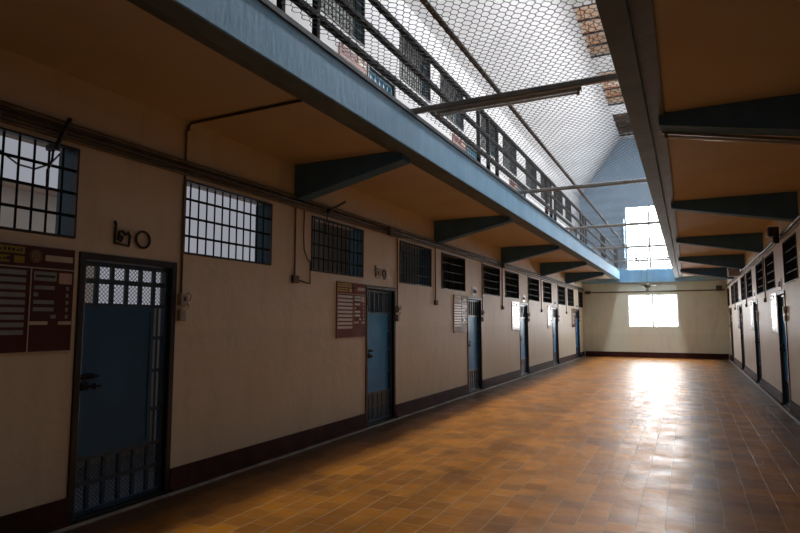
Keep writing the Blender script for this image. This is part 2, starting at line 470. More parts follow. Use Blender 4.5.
# roof vents: recesses with barred rusty timber, seen past the right beam
for k, (a, b) in enumerate(VENT):
    root = empty('roof_vent', (0, a, RZ))
    dark = (k == 5)
    ln = b - a
    sh = MB()
    t = 0.03
    sh.box(VX0 - t, VX0, 0, ln, 0.12, 0.42).box(VX1, VX1 + t, 0, ln, 0.12, 0.42)
    sh.box(VX0 - t, VX1 + t, -t, 0, 0.12, 0.42).box(VX0 - t, VX1 + t, ln, ln + t, 0.12, 0.42)
    sh.box(VX0 - t, VX1 + t, -t, ln + t, 0.42, 0.47)
    sh.build('shaft', 'roof_dark' if dark else 'roof_tile', root)
    n = 4
    for i in range(n + 1):
        y = ln * i / n
        y = min(max(y, 0.03), ln - 0.03)
        MB().box(VX0, VX1, y - 0.022, y + 0.022, -0.012, 0.03).build('crossbar', 'frame_black', root)
    for i in range(n):
        y0 = ln * i / n + 0.08; y1 = ln * (i + 1) / n - 0.08
        br_ = MB()
        br_.tube([(VX0 + 0.04, y0, 0.10), (VX1 - 0.03, y1, 0.33)], 0.028, 4)
        br_.tube([(VX0 + 0.10, y1, 0.14), (VX0 + 0.16, y0, 0.36)], 0.022, 4)
        br_.tube([(VX0 + 0.30, y0, 0.3), (VX0 + 0.34, y1, 0.3)], 0.018, 4)
        br_.build('timber', 'roof_dark' if dark else 'wood_rust', root)
    where = ['first', 'second', 'third', 'fourth', 'fifth'][k] if k < 5 else 'sixth'
    tag(root, ['barred rusty opening in the ridge overhead, first from the camera',
               'barred rusty opening in the ridge overhead, second from the camera',
               'barred rusty opening in the ridge, third from the camera, before the ones in view',
               'long barred rusty roof opening at the top edge of the view beside the right beam',
               'barred rusty roof opening crossed by the first pipe as seen from below',
               'dark brown roof opening next to the blue end wall'][k], 'roof opening', 'barred openings along the ridge')

# cells behind the left wall (the first two bays are lit from an outside window, the rest are closed and dark)
w = pierced('x', XL - 1.45, XL - 1.60, YB, YE, 0, ZC, [(-0.5, 8.1, 1.7, 3.37)])
struct(w.build('wall_cells_outer', 'cell_wall'), 'outer wall of the left cells with open windows', 'wall')
for i, y in enumerate([-0.6, 10.0, 12.1, 14.38, 18.77, 23.05]):
    if i == 2: continue
    struct(MB().box(XL - 1.45, XL - WT, y, y + 0.12, 0, ZC).build('wall_partition', 'cell_wall'), 'cross wall between two left cells', 'wall')
struct(MB().box(XR + 1.9, XR + 2.0, YB, YE, 0, ZC).build('wall_cells_right', 'cell_wall'), 'outer wall of the right cells', 'wall')
struct(MB().box(XL - 1.45, XL - WT, -0.48, 9.98, 0.001, 0.02).build('floor', 'cell_floor'), 'blue grey cement floor inside the near left cells', 'floor')
tag(MB().tube([(-8.0, 1.0, 4.6), (-8.0, 4.3, 3.86), (-8.0, 4.48, 3.72), (-8.0, 4.69, 3.61), (-8.0, 4.92, 3.60), (-8.0, 5.13, 3.72), (-8.0, 5.3, 3.95), (-8.0, 5.5, 4.6)], 0.014, 6).build('overhead_cable', 'frame_black'), 'thin black cable hanging outside the nearest left barred window', 'cable')
nb = empty('building', (-13.0, 5.0, 0))
MB().box(-1.5, 1.0, -6.0, 4.0, 0, 4.15).build('wall', 'outside', nb)
MB().box(-1.7, 1.25, -6.2, 4.2, 4.15, 4.27).build('roof', 'outside_roof', nb)
tag(nb, 'tan neighbouring building seen through the nearest left barred window', 'building')

# edge beams of the galleries
def gallery_beam(name, x, s, label):
    root = empty(name, (x, 0, 0))
    # s: direction away from the void
    MB().box(0, s * 0.16, YB, YE - 0.25, 3.325, ZT - 0.03).build('face', 'beam', root, bevel=0.006)
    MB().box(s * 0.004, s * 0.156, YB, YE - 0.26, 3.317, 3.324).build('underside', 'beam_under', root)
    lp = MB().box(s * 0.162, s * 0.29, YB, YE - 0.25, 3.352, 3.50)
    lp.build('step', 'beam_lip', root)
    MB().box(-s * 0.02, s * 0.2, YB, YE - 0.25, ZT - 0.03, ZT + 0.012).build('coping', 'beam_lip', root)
    struct(root, label, 'beam')
    return root
gallery_beam('gallery_beam', BL, -1, 'long sky blue edge beam under the left gallery railing')
gallery_beam('gallery_beam', BR, 1, 'long edge beam of the right gallery seen from below')
rt = empty('gallery_beam', (0, YE, 0))
MB().box(XL, XR, -0.245, 0, 3.19, 3.70).build('face', 'beam', rt, bevel=0.006)
struct(rt, 'blue cross beam under the tall window of the end wall', 'beam')

# tapered brackets
def bracket_mesh(w, s):
    # local: x=0 at the wall, s = direction to the void; outline in (x, z)
    return MB().prism([(0, ZC), (0, 2.96), (s * 0.12, 2.98), (s * w, 3.27), (s * w, ZC)], 'y', 0, 0.2)
ordn = ['first', 'second', 'third', 'fourth', 'fifth', 'sixth', 'seventh', 'eighth', 'ninth', 'tenth', 'eleventh', 'twelfth']
for side, xw, s, wd in (('left', XL, 1, 1.44), ('right', XR, -1, 1.66)):
    near = {'left': ['blue grey bracket over the nearest barred window of the left wall, behind the camera',
                     'broad blue grey tapered bracket right of the first blue cell door on the left',
                     'blue grey tapered bracket above the fourth and fifth left windows',
                     'blue grey tapered bracket third along the left gallery in view',
                     'small blue grey tapered bracket fourth along the left gallery in view',
                     'farthest blue grey bracket under the left gallery with a white lamp tube'],
            'right': ['dark blue bracket behind the camera under the right gallery',
                      'large dark navy bracket at the right edge with a lamp tube below it',
                      'dark blue bracket second along the right gallery in view',
                      'dark blue bracket third along the right gallery in view',
                      'small dark blue bracket fourth along the right gallery in view',
                      'farthest dark blue bracket under the right gallery with a white lamp tube']}[side]
    src = None
    for k, y in enumerate(BRK):
        if src is None:
            o = bracket_mesh(wd, s).build('ceiling_bracket', 'bracket', None, bevel=0.01); src = o
        else:
            o = src.copy(); COL.objects.link(o)
        o.location = (xw, y, 0)
        tag(o, near[k], 'bracket', 'tapered brackets under the galleries')

# baseboards
def baseboard(name, xw, s, label):
    mb = MB()
    ys = [YB] + [v for d in DOORS for v in d] + [YE]
    for i in range(0, len(ys), 2):
        mb.box(xw, xw + s * 0.022, ys[i], ys[i + 1], 0.005, 0.21)
        mb.box(xw + s * 0.022, xw + s * 0.055, ys[i], ys[i + 1], 0.005, 0.035)
    struct(mb.build(name, 'base', None, bevel=0.004), label, 'baseboard')
baseboard('baseboard_left', XL, 1, 'dark red baseboard along the left wall')
baseboard('baseboard_right', XR, -1, 'dark red baseboard along the right wall')
struct(MB().box(XL + 0.06, XR - 0.06, YE - 0.03, YE, 0.0, 0.22).build('baseboard_end', 'base'), 'dark red baseboard along the end wall', 'baseboard')
for xw, s in ((XL, 1), (XR, -1)):
    struct(MB().box(xw + s * 0.056, xw + s * 0.085, YB, YE - 0.04, 0.0, 0.018).build('trim_' + ('1' if s > 0 else '2'), 'kerb'),
           'thin pale kerb line at the foot of the %s wall' % ('left' if s > 0 else 'right'), 'trim')

# ------------------------------------------------------------ barred windows (local: +x towards the hall, y along it)
def make_window(name, w, z0, z1, nbar=11, mats=('frame_black', 'bar', 'lining'), shutter=None):
    root = empty(name, (0, 0, 0))
    h = z1 - z0; e = 0.003
    f = MB(); t = 0.018
    f.box(-0.05, 0.012, -w / 2 + e, -w / 2 + t, e, h - e).box(-0.05, 0.012, w / 2 - t, w / 2 - e, e, h - e)
    f.box(-0.05, 0.012, -w / 2 + t, w / 2 - t, e, t).box(-0.05, 0.012, -w / 2 + t, w / 2 - t, h - t, h - e)
    f.build('frame', mats[0], root)
    b = MB()
    for k in range(1, nbar + 1):
        y = -w / 2 + w * k / (nbar + 1)
        b.tube([(-0.03, y, 0.02), (-0.03, y, h - 0.02)], 0.0085, 6)
    for k in range(1, 4):
        z = h * k / 4
        b.box(-0.026, -0.018, -w / 2 + 0.02, w / 2 - 0.02, z - 0.011, z + 0.011)
    b.build('grille', mats[1], root)
    l = MB()
    l.box(-WT - 0.02, -0.052, -w / 2 + e, -w / 2 + 0.016, e, h - e).box(-WT - 0.02, -0.052, w / 2 - 0.016, w / 2 - e, e, h - e)
    l.box(-WT - 0.02, -0.052, -w / 2 + 0.016, w / 2 - 0.016, e, 0.016)
    l.build('lining', mats[2], root)
    if shutter:
        MB().box(-0.19, -0.17, -w / 2 + 0.017, w / 2 - 0.017, 0.017, h - e).build('shutter', shutter, root)
    return root
wn = 0
srcs = {}
def place_window(kind, w, xw, yc, z, rz, label, group):
    global wn
    wn += 1
    if kind not in srcs:
        r = make_window('window_%d' % wn, 1.33, 0, WZ1 - WZ0) if kind == 'low' else \
            make_window('window_%d' % wn, 1.33, 0, UZ1 - UZ0, 13, ('frame_black', 'bar', 'lining'), 'shutter')
        srcs[kind] = (r, 1.33)
    else:
        r = copy_tree(srcs[kind][0], None, 'window_%d' % wn)
    r.location = (xw, yc, z); r.rotation_euler = (0, 0, rz)
    r.scale = (1, w / 1.33, 1)
    tag(r, label, 'window', group, 'structure')
    return r
LW = ['nearest barred window high on the left wall, above the large notice board',
      'bright barred window with blue jamb just right of the first cell door',
      'barred window above the second notice board on the left wall',
      'dark barred window right of the second cell door on the left',
      'fifth dark barred window along the left wall',
      'sixth dark barred window along the left wall, past the third door',
      'seventh dark barred window along the left wall',
      'eighth dark barred window along the left wall, past the fourth door',
      'ninth dark barred window along the left wall',
      'tenth dark barred window along the left wall, past the fifth door',
      'eleventh dark barred window along the left wall',
      'last barred window of the left wall, in the far corner']
for k, (a, b) in enumerate(WIN):
    place_window('low', b - a, XL, (a + b) / 2, WZ0, 0, LW[k], 'barred windows high on the side walls')
for k, (a, b) in enumerate(WIN):
    if k < 4: lab = 'barred window high on the right wall beside the camera, out of view, %s along' % ordn[k]
    else: lab = ['dark barred window at the right edge of the view, nearest on the right wall', 'second dark barred window in view on the right wall',
                 'third dark barred window in view on the right wall', 'fourth dark barred window in view on the right wall',
                 'fifth dark barred window in view on the right wall', 'sixth dark barred window in view on the right wall',
                 'seventh dark barred window in view on the right wall', 'last barred window of the right wall in the far corner'][k - 4]
    if k < 3: continue
    place_window('low', b - a, XR, (a + b) / 2, WZ0, PI, lab, 'barred windows high on the side walls')
for k, (a, b) in enumerate(WIN[:-1]):
    place_window('up', b - a, XL, (a + b) / 2, UZ0, 0, 'grey barred upper storey window, %s along the whitewashed left wall' % ordn[k],
                 'barred windows of the upper storey')

# ------------------------------------------------------------ end windows
def end_window(name, x0, x1, z0, z1, ncol, rows, label, fine, pane='bright_pane'):
    root = empty(name, ((x0 + x1) / 2, YE, z0))
    w = x1 - x0; h = z1 - z0; e = 0.004
    f = MB(); t = 0.04
    f.box(-w / 2 + e, -w / 2 + t, 0.04, 0.1, e, h - e).box(w / 2 - t, w / 2 - e, 0.04, 0.1, e, h - e)
    f.box(-w / 2 + t, w / 2 - t, 0.04, 0.1, e, t).box(-w / 2 + t, w / 2 - t, 0.04, 0.1, h - t, h - e)
    f.build('frame', 'pipe', root)
    m = MB()
    for k in range(1, ncol):
        x = -w / 2 + w * k / ncol
        r = 0.034 if (ncol % 2 == 0 and k == ncol // 2) else 0.012
        m.box(x - r, x + r, 0.05, 0.09, 0.03, h - 0.03)
    for z in rows:
        m.box(-w / 2 + 0.03, w / 2 - 0.03, 0.055, 0.085, z - 0.012, z + 0.012)
    m.build('mullion', 'pipe', root)
    g = MB()
    for k in range(1, fine):
        x = -w / 2 + w * k / fine
        g.tube([(x, 0.14, 0.01), (x, 0.14, h - 0.01)], 0.004, 5)
    for k in range(1, int(h / 0.45)):
        z = k * 0.45
        g.tube([(-w / 2 + 0.01, 0.14, z), (w / 2 - 0.01, 0.14, z)], 0.004, 5)
    g.build('grille', 'pipe', root)
    MB().box(-w / 2 + 0.005, w / 2 - 0.005, 0.2, 0.205, 0.005, h - 0.005).build('pane', pane, root)
    return struct(root, label, 'window')
end_window('window_50', -2.28, -0.33, 1.29, 2.66, 4, [], 'bright blown out window in the end wall below the balcony', 8)
uw = end_window('window_51', -2.28, -0.38, 3.74, 6.53, 4, [1.15], 'tall bright window in the blue upper end wall', 8, 'upper_pane')
MB().box(-1.0, -0.975, -0.48, 0.04, 0.35, 2.2).build('shutter', 'beam', uw)

# ------------------------------------------------------------ cell doors
def make_door(name, mats, tall_bars, w=0.96, H=DZ):
    """local: +x to the hall, y across (latch on the -y side), z up"""
    fr_m, leaf_m, gr_m = mats
    root = empty(name, (0, 0, 0))
    e = 0.003; t = 0.055
    f = MB()
    f.box(-0.12, 0.015, -w / 2 + e, -w / 2 + t, 0.006, H - e).box(-0.12, 0.015, w / 2 - t, w / 2 - e, 0.006, H - e)
    f.box(-0.12, 0.015, -w / 2 + t, w / 2 - t, H - t, H - e).box(-0.12, 0.005, -w / 2 + t, w / 2 - t, 0.006, 0.03)
    f.build('frame', fr_m, root, bevel=0.004)
    y0, y1 = -w / 2 + t + 0.006, w / 2 - t - 0.006
    zt, zb = H - t - 0.008, 0.036
    # the leaf: steel sheet in the middle with a raised border, grille above, below and down the hinge side
    lw = y1 - y0; cs = lw / 6.0
    ys = y1 - cs * 0.95          # the sheet ends here, an open slot follows
    z1_, z2_ = 0.47, H - 0.42
    p = MB()
    p.box(-0.062, -0.05, y0 + 0.02, ys, z1_, z2_)
    p.box(-0.05, -0.042, y0 + 0.02, y0 + 0.055, z1_, z2_).box(-0.05, -0.042, ys - 0.035, ys, z1_, z2_)
    p.box(-0.05, -0.042, y0 + 0.055, ys - 0.035, z1_, z1_ + 0.035).box(-0.05, -0.042, y0 + 0.055, ys - 0.035, z2_ - 0.035, z2_)
    p.build('panel', leaf_m, root, bevel=0.002)
    s = MB()
    s.box(-0.075, -0.03, y0, y0 + 0.03, zb, zt).box(-0.075, -0.03, y1 - 0.03, y1, zb, zt)
    s.box(-0.075, -0.03, y0, y1, zb, zb + 0.035).box(-0.075, -0.03, y0, y1, zt - 0.035, zt)
    s.build('leaf_frame', gr_m, root, bevel=0.003)
    g = MB()
    for k in range(1, 6):
        y = y0 + cs * k
        g.box(-0.07, -0.045, y - 0.015, y + 0.015, z2_, zt - 0.03)
    if not tall_bars:
        g.box(-0.068, -0.047, y0 + 0.02, y1 - 0.02, z2_ + 0.185, z2_ + 0.225)
    g.box(-0.068, -0.04, y0 + 0.02, y1 - 0.02, z2_, z2_ + 0.03)
    g.build('upper_grille', gr_m, root)
    g = MB()
    for k in range(1, 6):
        y = y0 + cs * k
        g.box(-0.07, -0.045, y - 0.015, y + 0.015, zb + 0.03, z1_)
    g.box(-0.068, -0.047, y0 + 0.02, y1 - 0.02, 0.245, 0.28)
    g.box(-0.068, -0.04, y0 + 0.02, y1 - 0.02, z1_ - 0.03, z1_)
    if tall_bars:
        g.box(-0.064, -0.054, y0 + 0.02, y1 - 0.02, zb + 0.02, z1_)
    g.build('lower_grille', gr_m, root)
    g = MB()
    for z in (0.75, 1.08, 1.36):
        g.box(-0.068, -0.045, ys, y1 - 0.02, z - 0.015, z + 0.015)
    g.tube([(-0.06, (ys + y1 - 0.03) / 2, z1_), (-0.06, (ys + y1 - 0.03) / 2, z2_)], 0.008, 6)
    g.build('side_grille', gr_m, root)
    # expanded metal behind the open parts
    x = -0.085
    n = MB()
    def lattice(a, b, c, d, st=0.035):
        W_, H_ = b - a, d - c
        k = -H_
        while k < W_:
            for sgn in (1, -1):
                q = []
                t0 = max(0, -k); t1 = min(H_, W_ - k)
                if t1 - t0 > 0.01:
                    ya, yb = a + k + t0, a + k + t1
                    if sgn > 0: q = [(x, ya, c + t0), (x, yb, c + t1)]
                    else: q = [(x, ya, d - t0), (x, yb, d - t1)]
                    n.tube(q, 0.0028, 3, False)
            k += st
    lattice(y0 + 0.02, y1 - 0.02, z2_ + 0.02, zt - 0.02)
    lattice(y0 + 0.02, y1 - 0.02, zb + 0.03, z1_)
    n.build('wire_screen', gr_m, root)
    # latch with padlock, hinges
    l = MB().box(-0.042, -0.01, y0 + 0.0, y0 + 0.13, 1.06, 1.10).tube([(-0.005, y0 + 0.0, 1.08), (-0.005, y0 + 0.16, 1.08)], 0.011, 8)
    l = l.build('latch', 'bar', root)
    MB().box(-0.002, 0.022, y0 + 0.0, y0 + 0.055, 0.98, 1.035).ring((0.01, y0 + 0.028, 1.035), 'x', 0.018, 0.005, 10, (0, PI)).build('padlock', 'bar', l)
    MB().ring((-0.025, y0 + 0.14, 1.0), 'y', 0.02, 0.006, 10).box(-0.042, -0.02, y0 + 0.09, y0 + 0.20, 0.99, 1.005).build('handle', 'bar', root)
    for z in (0.35, 1.05, H - 0.3):
        MB().tube([(0.0, y1 + 0.004, z - 0.05), (0.0, y1 + 0.004, z + 0.05)], 0.013, 8).build('hinge', 'bar', root)
    return root
dn = 0
dsrc = {}
def place_door(kind, xw, yc, z, rz, label):
    global dn
    dn += 1
    nm = 'door_%d' % dn
    if kind not in dsrc:
        if kind == 'near': r = make_door(nm, ('frame_black', 'door_blue', 'door_grille'), False)
        elif kind == 'far': r = make_door(nm, ('frame_black', 'door_blue2', 'door_grille'), True)
        else: r = make_door(nm, ('frame_black', 'door_pale', 'door_pale'), False, 0.96, 1.90)
        dsrc[kind] = r
    else:
        r = copy_tree(dsrc[kind], None, nm)
    r.location = (xw, yc, z); r.rotation_euler = (0, 0, rz)
    tag(r, label, 'door', 'steel cell doors', 'structure')
    return r
M['door_blue2'] = noise_mat('door_blue_bright', (0.015, 0.24, 0.60), (0.04, 0.35, 0.76), 2.5, 0.36, 0.2, spec=0.3, bscale=3)
LD = ['large dark blue steel cell door nearest on the left, with lit grille',
      'second blue steel cell door along the left wall', 'third blue cell door along the left wall, shiny',
      'fourth blue cell door along the left wall, reflecting the window', 'fifth blue cell door along the left wall',
      'sixth and last blue cell door of the left wall']
RD = ['', '', 'nearest cell door in view on the right wall', 'second cell door in view on the right wall',
      'third cell door in view on the right wall', 'last cell door of the right wall near the end wall']
for k, (a, b) in enumerate(DOORS):
    place_door('near' if k == 0 else 'far', XL, (a + b) / 2, 0, 0, LD[k])
    if k > 1: place_door('far', XR, (a + b) / 2, 0, PI, RD[k])
    place_door('up', XL, (a + b) / 2, 3.50, 0, 'pale blue upper storey cell door, %s behind the left railing' % ordn[k])
# cells of the nearer right doors stay behind the camera: close their openings with plain leaves
for k in (0, 1):
    a, b = DOORS[k]
    dn += 1
    struct(MB().box(XR + 0.02, XR + 0.06, a + 0.003, b - 0.003, 0.005, DZ - 0.003).build('door_%d' % dn, 'door_blue2'),
           'plain blue door leaf in the right wall beside the camera', 'door')
for k in (0, 1, 2):
    a, b = WIN[k]
    struct(MB().box(XR + 0.05, XR + 0.08, a + 0.003, b - 0.003, WZ0 + 0.003, WZ1 - 0.003).build('window_%d' % (60 + k), 'shutter'),
           'closed shutter high in the right wall beside the camera', 'window')

# ------------------------------------------------------------ notice boards (local: +x out of the wall, y 0..w, z down from 0)
def make_board(mm='maroon', mw='board_white', my='board_yellow'):
    root = empty('notice_board', (0, 0, 0))
    w, h = 0.76, 0.76
    MB().box(0.001, 0.016, 0, w, -h, 0).build('backing', mm, root)
    f = MB(); c = 0.006
    f.box(0.016, 0.02, 0, w, -c, 0).box(0.016, 0.02, 0, w, -h, -h + c).box(0.016, 0.02, 0, c, -h + c, -c).box(0.016, 0.02, w - c, w, -h + c, -c)
    f.box(0.016, 0.019, c, w - c, -0.165, -0.157).box(0.016, 0.019, 0.43, 0.437, -h + c, -0.165)
    f.build('frame', 'board_cream', root)
    X0, X1 = 0.016, 0.018
    # header: two yellow title bars with dark marks, an emblem, a pale caption strip
    y = MB().box(X0, X1, 0.02, 0.38, -0.07, -0.022).box(X0, X1, 0.02, 0.28, -0.135, -0.087).box(X0, X1, 0.31, 0.38, -0.135, -0.087)
    y = y.build('title', my, root)
    mk = MB(); random.seed(3)
    for z in (-0.046, -0.111):
        p = 0.03
        while p < (0.36 if z > -0.1 else 0.26):
            q = random.uniform(0.008, 0.022)
            mk.box(X1, X1 + 0.001, p, p + q, z - 0.010, z + random.uniform(0.004, 0.016))
            p += q + random.uniform(0.006, 0.014)
    mk.build('lettering', 'ink', y)
    em = MB().disc((X0, 0.46, -0.078), 'x', 0.045, 0.003, 24).build('emblem', 'board_gold', root)
    MB().ring((X0 + 0.004, 0.46, -0.078), 'x', 0.036, 0.003, 20).ring((X0 + 0.004, 0.46, -0.078), 'x', 0.016, 0.003, 12).build('emblem_ring', 'ink', em)
    MB().box(X0, X1, 0.53, 0.74, -0.105, -0.062).build('caption', 'board_cream', root)
    for k in range(10):
        z = -0.185 - k * 0.052
        MB().box(X0, X1, 0.02, 0.40, z - 0.032, z).build('slip', mw if k < 9 else mm, root)
    MB().box(X0, X1, 0.455, 0.62, -0.25, -0.185).build('slip', mw, root)
    MB().box(X1, X1 + 0.001, 0.465, 0.61, -0.226, -0.208).build('lettering', 'ink', root)
    MB().box(X0, X1, 0.64, 0.74, -0.265, -0.185).build('photo_slip', 'board_pink', root)
    for k, (a, b) in enumerate(((0.46, 0.61), (0.46, 0.49), (0.46, 0.61), (0.46, 0.61), (0.59, 0.63))):
        z = -0.285 - k * 0.052
        MB().box(X0, X1, a, b, z - 0.027, z).build('slip', mw, root)
        MB().box(X0, X1, 0.70, 0.72, z - 0.027, z).build('slip', mw, root)
    MB().box(X0, X1, 0.44, 0.57, -0.565, -0.54).build('caption', 'board_cream', root)
    MB().box(X0, X1, 0.65, 0.75, -0.565, -0.54).build('caption', 'board_cream', root)
    return root
board = make_board('maroon_dark', 'board_dull', 'board_ochre')
board2 = make_board()
board3 = make_board('maroon', 'board_white', 'maroon')
BL_LAB = ['large maroon notice board with white slips left of the nearest cell door',
          'maroon notice board with white slips left of the second cell door on the left',
          'glossy notice board left of the third cell door on the left',
          'glaring white notice board left of the fourth cell door on the left',
          'notice board left of the fifth cell door on the left',
          'small reddish notice board left of the last cell door on the left']
first = True
for k, (a, b) in enumerate(DOORS):
    r = board if k == 0 else (board2 if k == 1 else copy_tree(board2))
    r.location = (XL, a - 0.80, 2.045)
    tag(r, BL_LAB[k], 'notice board', 'notice boards beside the cell doors')
for k, (a, b) in enumerate(DOORS):
    if k < 2: continue
    r = copy_tree(board2)
    r.location = (XR, b + 0.80, 2.045); r.rotation_euler = (0, 0, PI)
    tag(r, ['glaring notice board past the nearest right cell door', 'notice board past the second cell door in view on the right',
            'notice board past the third cell door in view on the right', 'notice board past the last cell door of the right wall'][k - 2],
        'notice board', 'notice boards beside the cell doors')
for k, (a, b) in enumerate(DOORS):
    r = board3 if k == 0 else copy_tree(board3)
    r.location = (XL, a - 0.80, 5.35)
    tag(r, 'red and white notice board beside the %s pale blue door of the upper storey' % ordn[k], 'notice board', 'notice boards of the upper storey')

# ------------------------------------------------------------ cell numbers
def numeral(name, body, y, z, size, label, xw=XL, rz=0, plate=None, mat='ink', wide=1.0):
    root = empty(name, (xw, y, z), rz)
    if plate:
        MB().box(0.001, 0.012, -plate[0] / 2, plate[0] / 2, -plate[1] / 2, plate[1] / 2).build('plate', 'plaque', root, bevel=0.002)
    for i, ch in enumerate(body):
        n = len(body)
        t = text_mesh('digit', ch, size, 0.004, mat, root, (0.006 if not plate else 0.017, (i - (n - 1) / 2) * size * 0.70 * wide, 0), (PI / 2, 0, PI / 2))
        t.scale = (wide, 1, 1)
    tag(root, label, 'number sign')
    return root
r = numeral('cell_number', '', 3.425, 2.215, 0.30, 'black Thai numeral twenty on the wall above the nearest cell door')
d = MB()
def stroke(pts, r=0.0105):
    d.tube([(0.014, p[0], p[1]) for p in pts], r, 8)
stroke([(-0.20, 0.105), (-0.185, 0.085), (-0.19, -0.075), (-0.055, -0.085), (-0.045, 0.0), (-0.065, 0.03), (-0.09, 0.005), (-0.12, 0.032),
        (-0.15, 0.022), (-0.158, -0.04), (-0.13, -0.052), (-0.118, -0.025), (-0.135, -0.01)])
d.build('digit', 'ink', r)
MB().ring((0.014, 0.085, -0.015), 'x', 0.070, 0.0105, 28).build('digit', 'ink', r)
numeral('cell_number', '๒๑', 7.88, 2.25, 0.31, 'black Thai numeral twenty one above the second left cell door')
for k, s in ((2, '๒๒'), (3, '๒๓'), (4, '๒๔'), (5, '๒๕')):
    numeral('cell_number', s, sum(DOORS[k]) / 2, 2.17, 0.15, 'small pale number plate above the %s cell door on the left' % ordn[k], plate=(0.30, 0.2), mat='lining')
for k, s in ((2, '๒๙'), (3, '๒๘'), (4, '๒๗')):
    numeral('cell_number', s, sum(DOORS[k]) / 2, 2.17, 0.15, 'small pale number plate above the %s cell door in view on the right' % ordn[k - 2], xw=XR, rz=PI, plate=(0.30, 0.2), mat='lining')

# ------------------------------------------------------------ switch boxes right of each door
def make_switch():
    root = empty('switch_box', (0, 0, 0))
    b = MB().box(0.001, 0.05, -0.045, 0.045, -0.05, 0.06).build('upper_box', 'box', root, bevel=0.006)
    MB().box(0.05, 0.056, -0.012, 0.012, -0.01, 0.03).build('toggle', 'conduit_dark', b)
    MB().box(0.001, 0.045, -0.045, 0.03, -0.19, -0.085).build('lower_box', 'box', root, bevel=0.006)
    MB().ring((0.03, 0.055, 0.03), 'x', 0.035, 0.006, 16).build('cable_loop', 'chrome', root)
    MB().ring((0.035, 0.035, -0.05), 'x', 0.028, 0.005, 16).build('padlock_loop', 'chrome', root)
    return root
sw = make_switch()
SWL = ['pair of pale switch boxes right of the nearest cell door', 'pale switch box with chrome loop right of the second left cell door',
       'switch box right of the third left cell door', 'switch box right of the fourth left cell door',
       'switch box right of the fifth left cell door', 'switch box right of the last left cell door']
for k, (a, b) in enumerate(DOORS):
    r = sw if k == 0 else copy_tree(sw)
    r.location = (XL, b + 0.065, 1.70)
    tag(r, SWL[k], 'switch box', 'switch boxes beside the cell doors')
for k in (2, 3, 4, 5):
    r = copy_tree(sw); r.location = (XR, DOORS[k][0] - 0.065, 1.70); r.rotation_euler = (0, 0, PI)
    tag(r, 'switch box on the near side of the %s cell door in view on the right' % ordn[k - 2], 'switch box', 'switch boxes beside the cell doors')

# ------------------------------------------------------------ conduits
for i, (z, rad, dx, mt, lab) in enumerate([(2.985, 0.020, 0.022, 'conduit', 'upper dusty conduit of the bundle above the left windows'),
                                           (2.93, 0.024, 0.03, 'conduit_dark', 'thick dark middle conduit of the bundle above the left windows'),
                                           (2.875, 0.016, 0.02, 'conduit', 'lower thin conduit of the bundle above the left windows')]):
    pts = []
    y = YB + 0.1
    ph = i * 1.3
    while y < YE - 0.02:
        pts.append((XL + dx + 0.002, y, z + 0.003 * math.sin(y * 1.1 + ph)))
        y += 0.55
    pts.append((XL + dx + 0.002, YE - 0.03, z))
    tag(MB().tube(pts, rad, 8).build('conduit_pipe', mt, None, smooth=True), lab, 'conduit', 'conduits along the side walls')
for i, (z, rad, mt, lab) in enumerate([(2.96, 0.026, 'conduit_dark', 'dark upper conduit along the right wall above its windows'),
                                       (2.90, 0.018, 'conduit', 'thin lower conduit along the right wall above its windows')]):
    pts = [(XR - rad - 0.003, YB + 0.1 + 0.8 * k, z + 0.012 * math.sin(k * 1.7 + i)) for k in range(41)] + [(XR - rad - 0.003, YE - 0.03, z)]
    tag(MB().tube(pts, rad, 8).build('conduit_pipe', mt, None, smooth=True), lab, 'conduit', 'conduits along the side walls')
tag(MB().tube([(XL + 0.08, YE - 0.03, 2.80), (XR - 0.08, YE - 0.03, 2.80)], 0.026, 8).build('conduit_pipe', 'conduit', None, smooth=True),
    'conduit running across the end wall above its window', 'conduit')

def vconduit(y, z0, z1, xw, s, label, rad=0.011):
    pts = [(xw + s * (rad + 0.003), y, z0), (xw + s * (rad + 0.003), y, z1 - 0.03), (xw + s * (rad + 0.003), y, z1)]
    tag(MB().tube(pts, rad, 6).build('drop_conduit', 'conduit', None, smooth=True), label, 'conduit', 'vertical conduit drops on the side walls')
for k, (a, b) in enumerate(DOORS):
    vconduit(b + 0.05, 1.765, 2.865 if k else 3.30, XL, 1, 'thin vertical conduit beside the %s left cell door' % ordn[k])
for k, y in enumerate(BRK[1:]):
    vconduit(y + 0.02, 2.05 if k == 0 else 1.90, 2.865, XL, 1, 'thin vertical conduit dropping below the %s bracket of the left wall in view' % ordn[k])
    # small box at the foot
    r = MB().box(XL + 0.001, XL + 0.045, y - 0.035, y + 0.075, 1.96 if k == 0 else 1.81, 2.048 if k == 0 else 1.898).build('outlet_box', 'box_dark', None, bevel=0.005)
    tag(r, 'brown outlet box at the conduit foot below the %s bracket in view on the left' % ordn[k], 'outlet box', 'outlet boxes on the left wall')
for k, y in enumerate(BRK[3:]):
    vconduit(y + 0.02, 2.0, 2.865, XR, -1, 'thin vertical conduit dropping on the right wall, %s in view' % ordn[k])
    r = MB().box(XR - 0.045, XR - 0.001, y - 0.035, y + 0.075, 1.91, 1.998).build('outlet_box', 'box_dark', None, bevel=0.005)
    tag(r, 'small outlet box low on the right wall conduit, %s in view' % ordn[k], 'outlet box', 'outlet boxes on the right wall')
# conduit over the soffit: up the wall left of the bright window, across the ceiling to the beam
x0 = XL + 0.014
pts = [(x0, 3.975, 3.30), (x0, 3.975, 3.345), (x0 + 0.03, 3.975, ZC - 0.014), (-3.6, 3.97, ZC - 0.014), (-2.9, 3.96, ZC - 0.014), (-2.86, 3.96, ZC - 0.016)]
tag(MB().tube(pts, 0.013, 6).build('ceiling_conduit', 'conduit_dark', None, smooth=True), 'dark conduit crossing the gallery soffit above the nearest cell door', 'conduit')
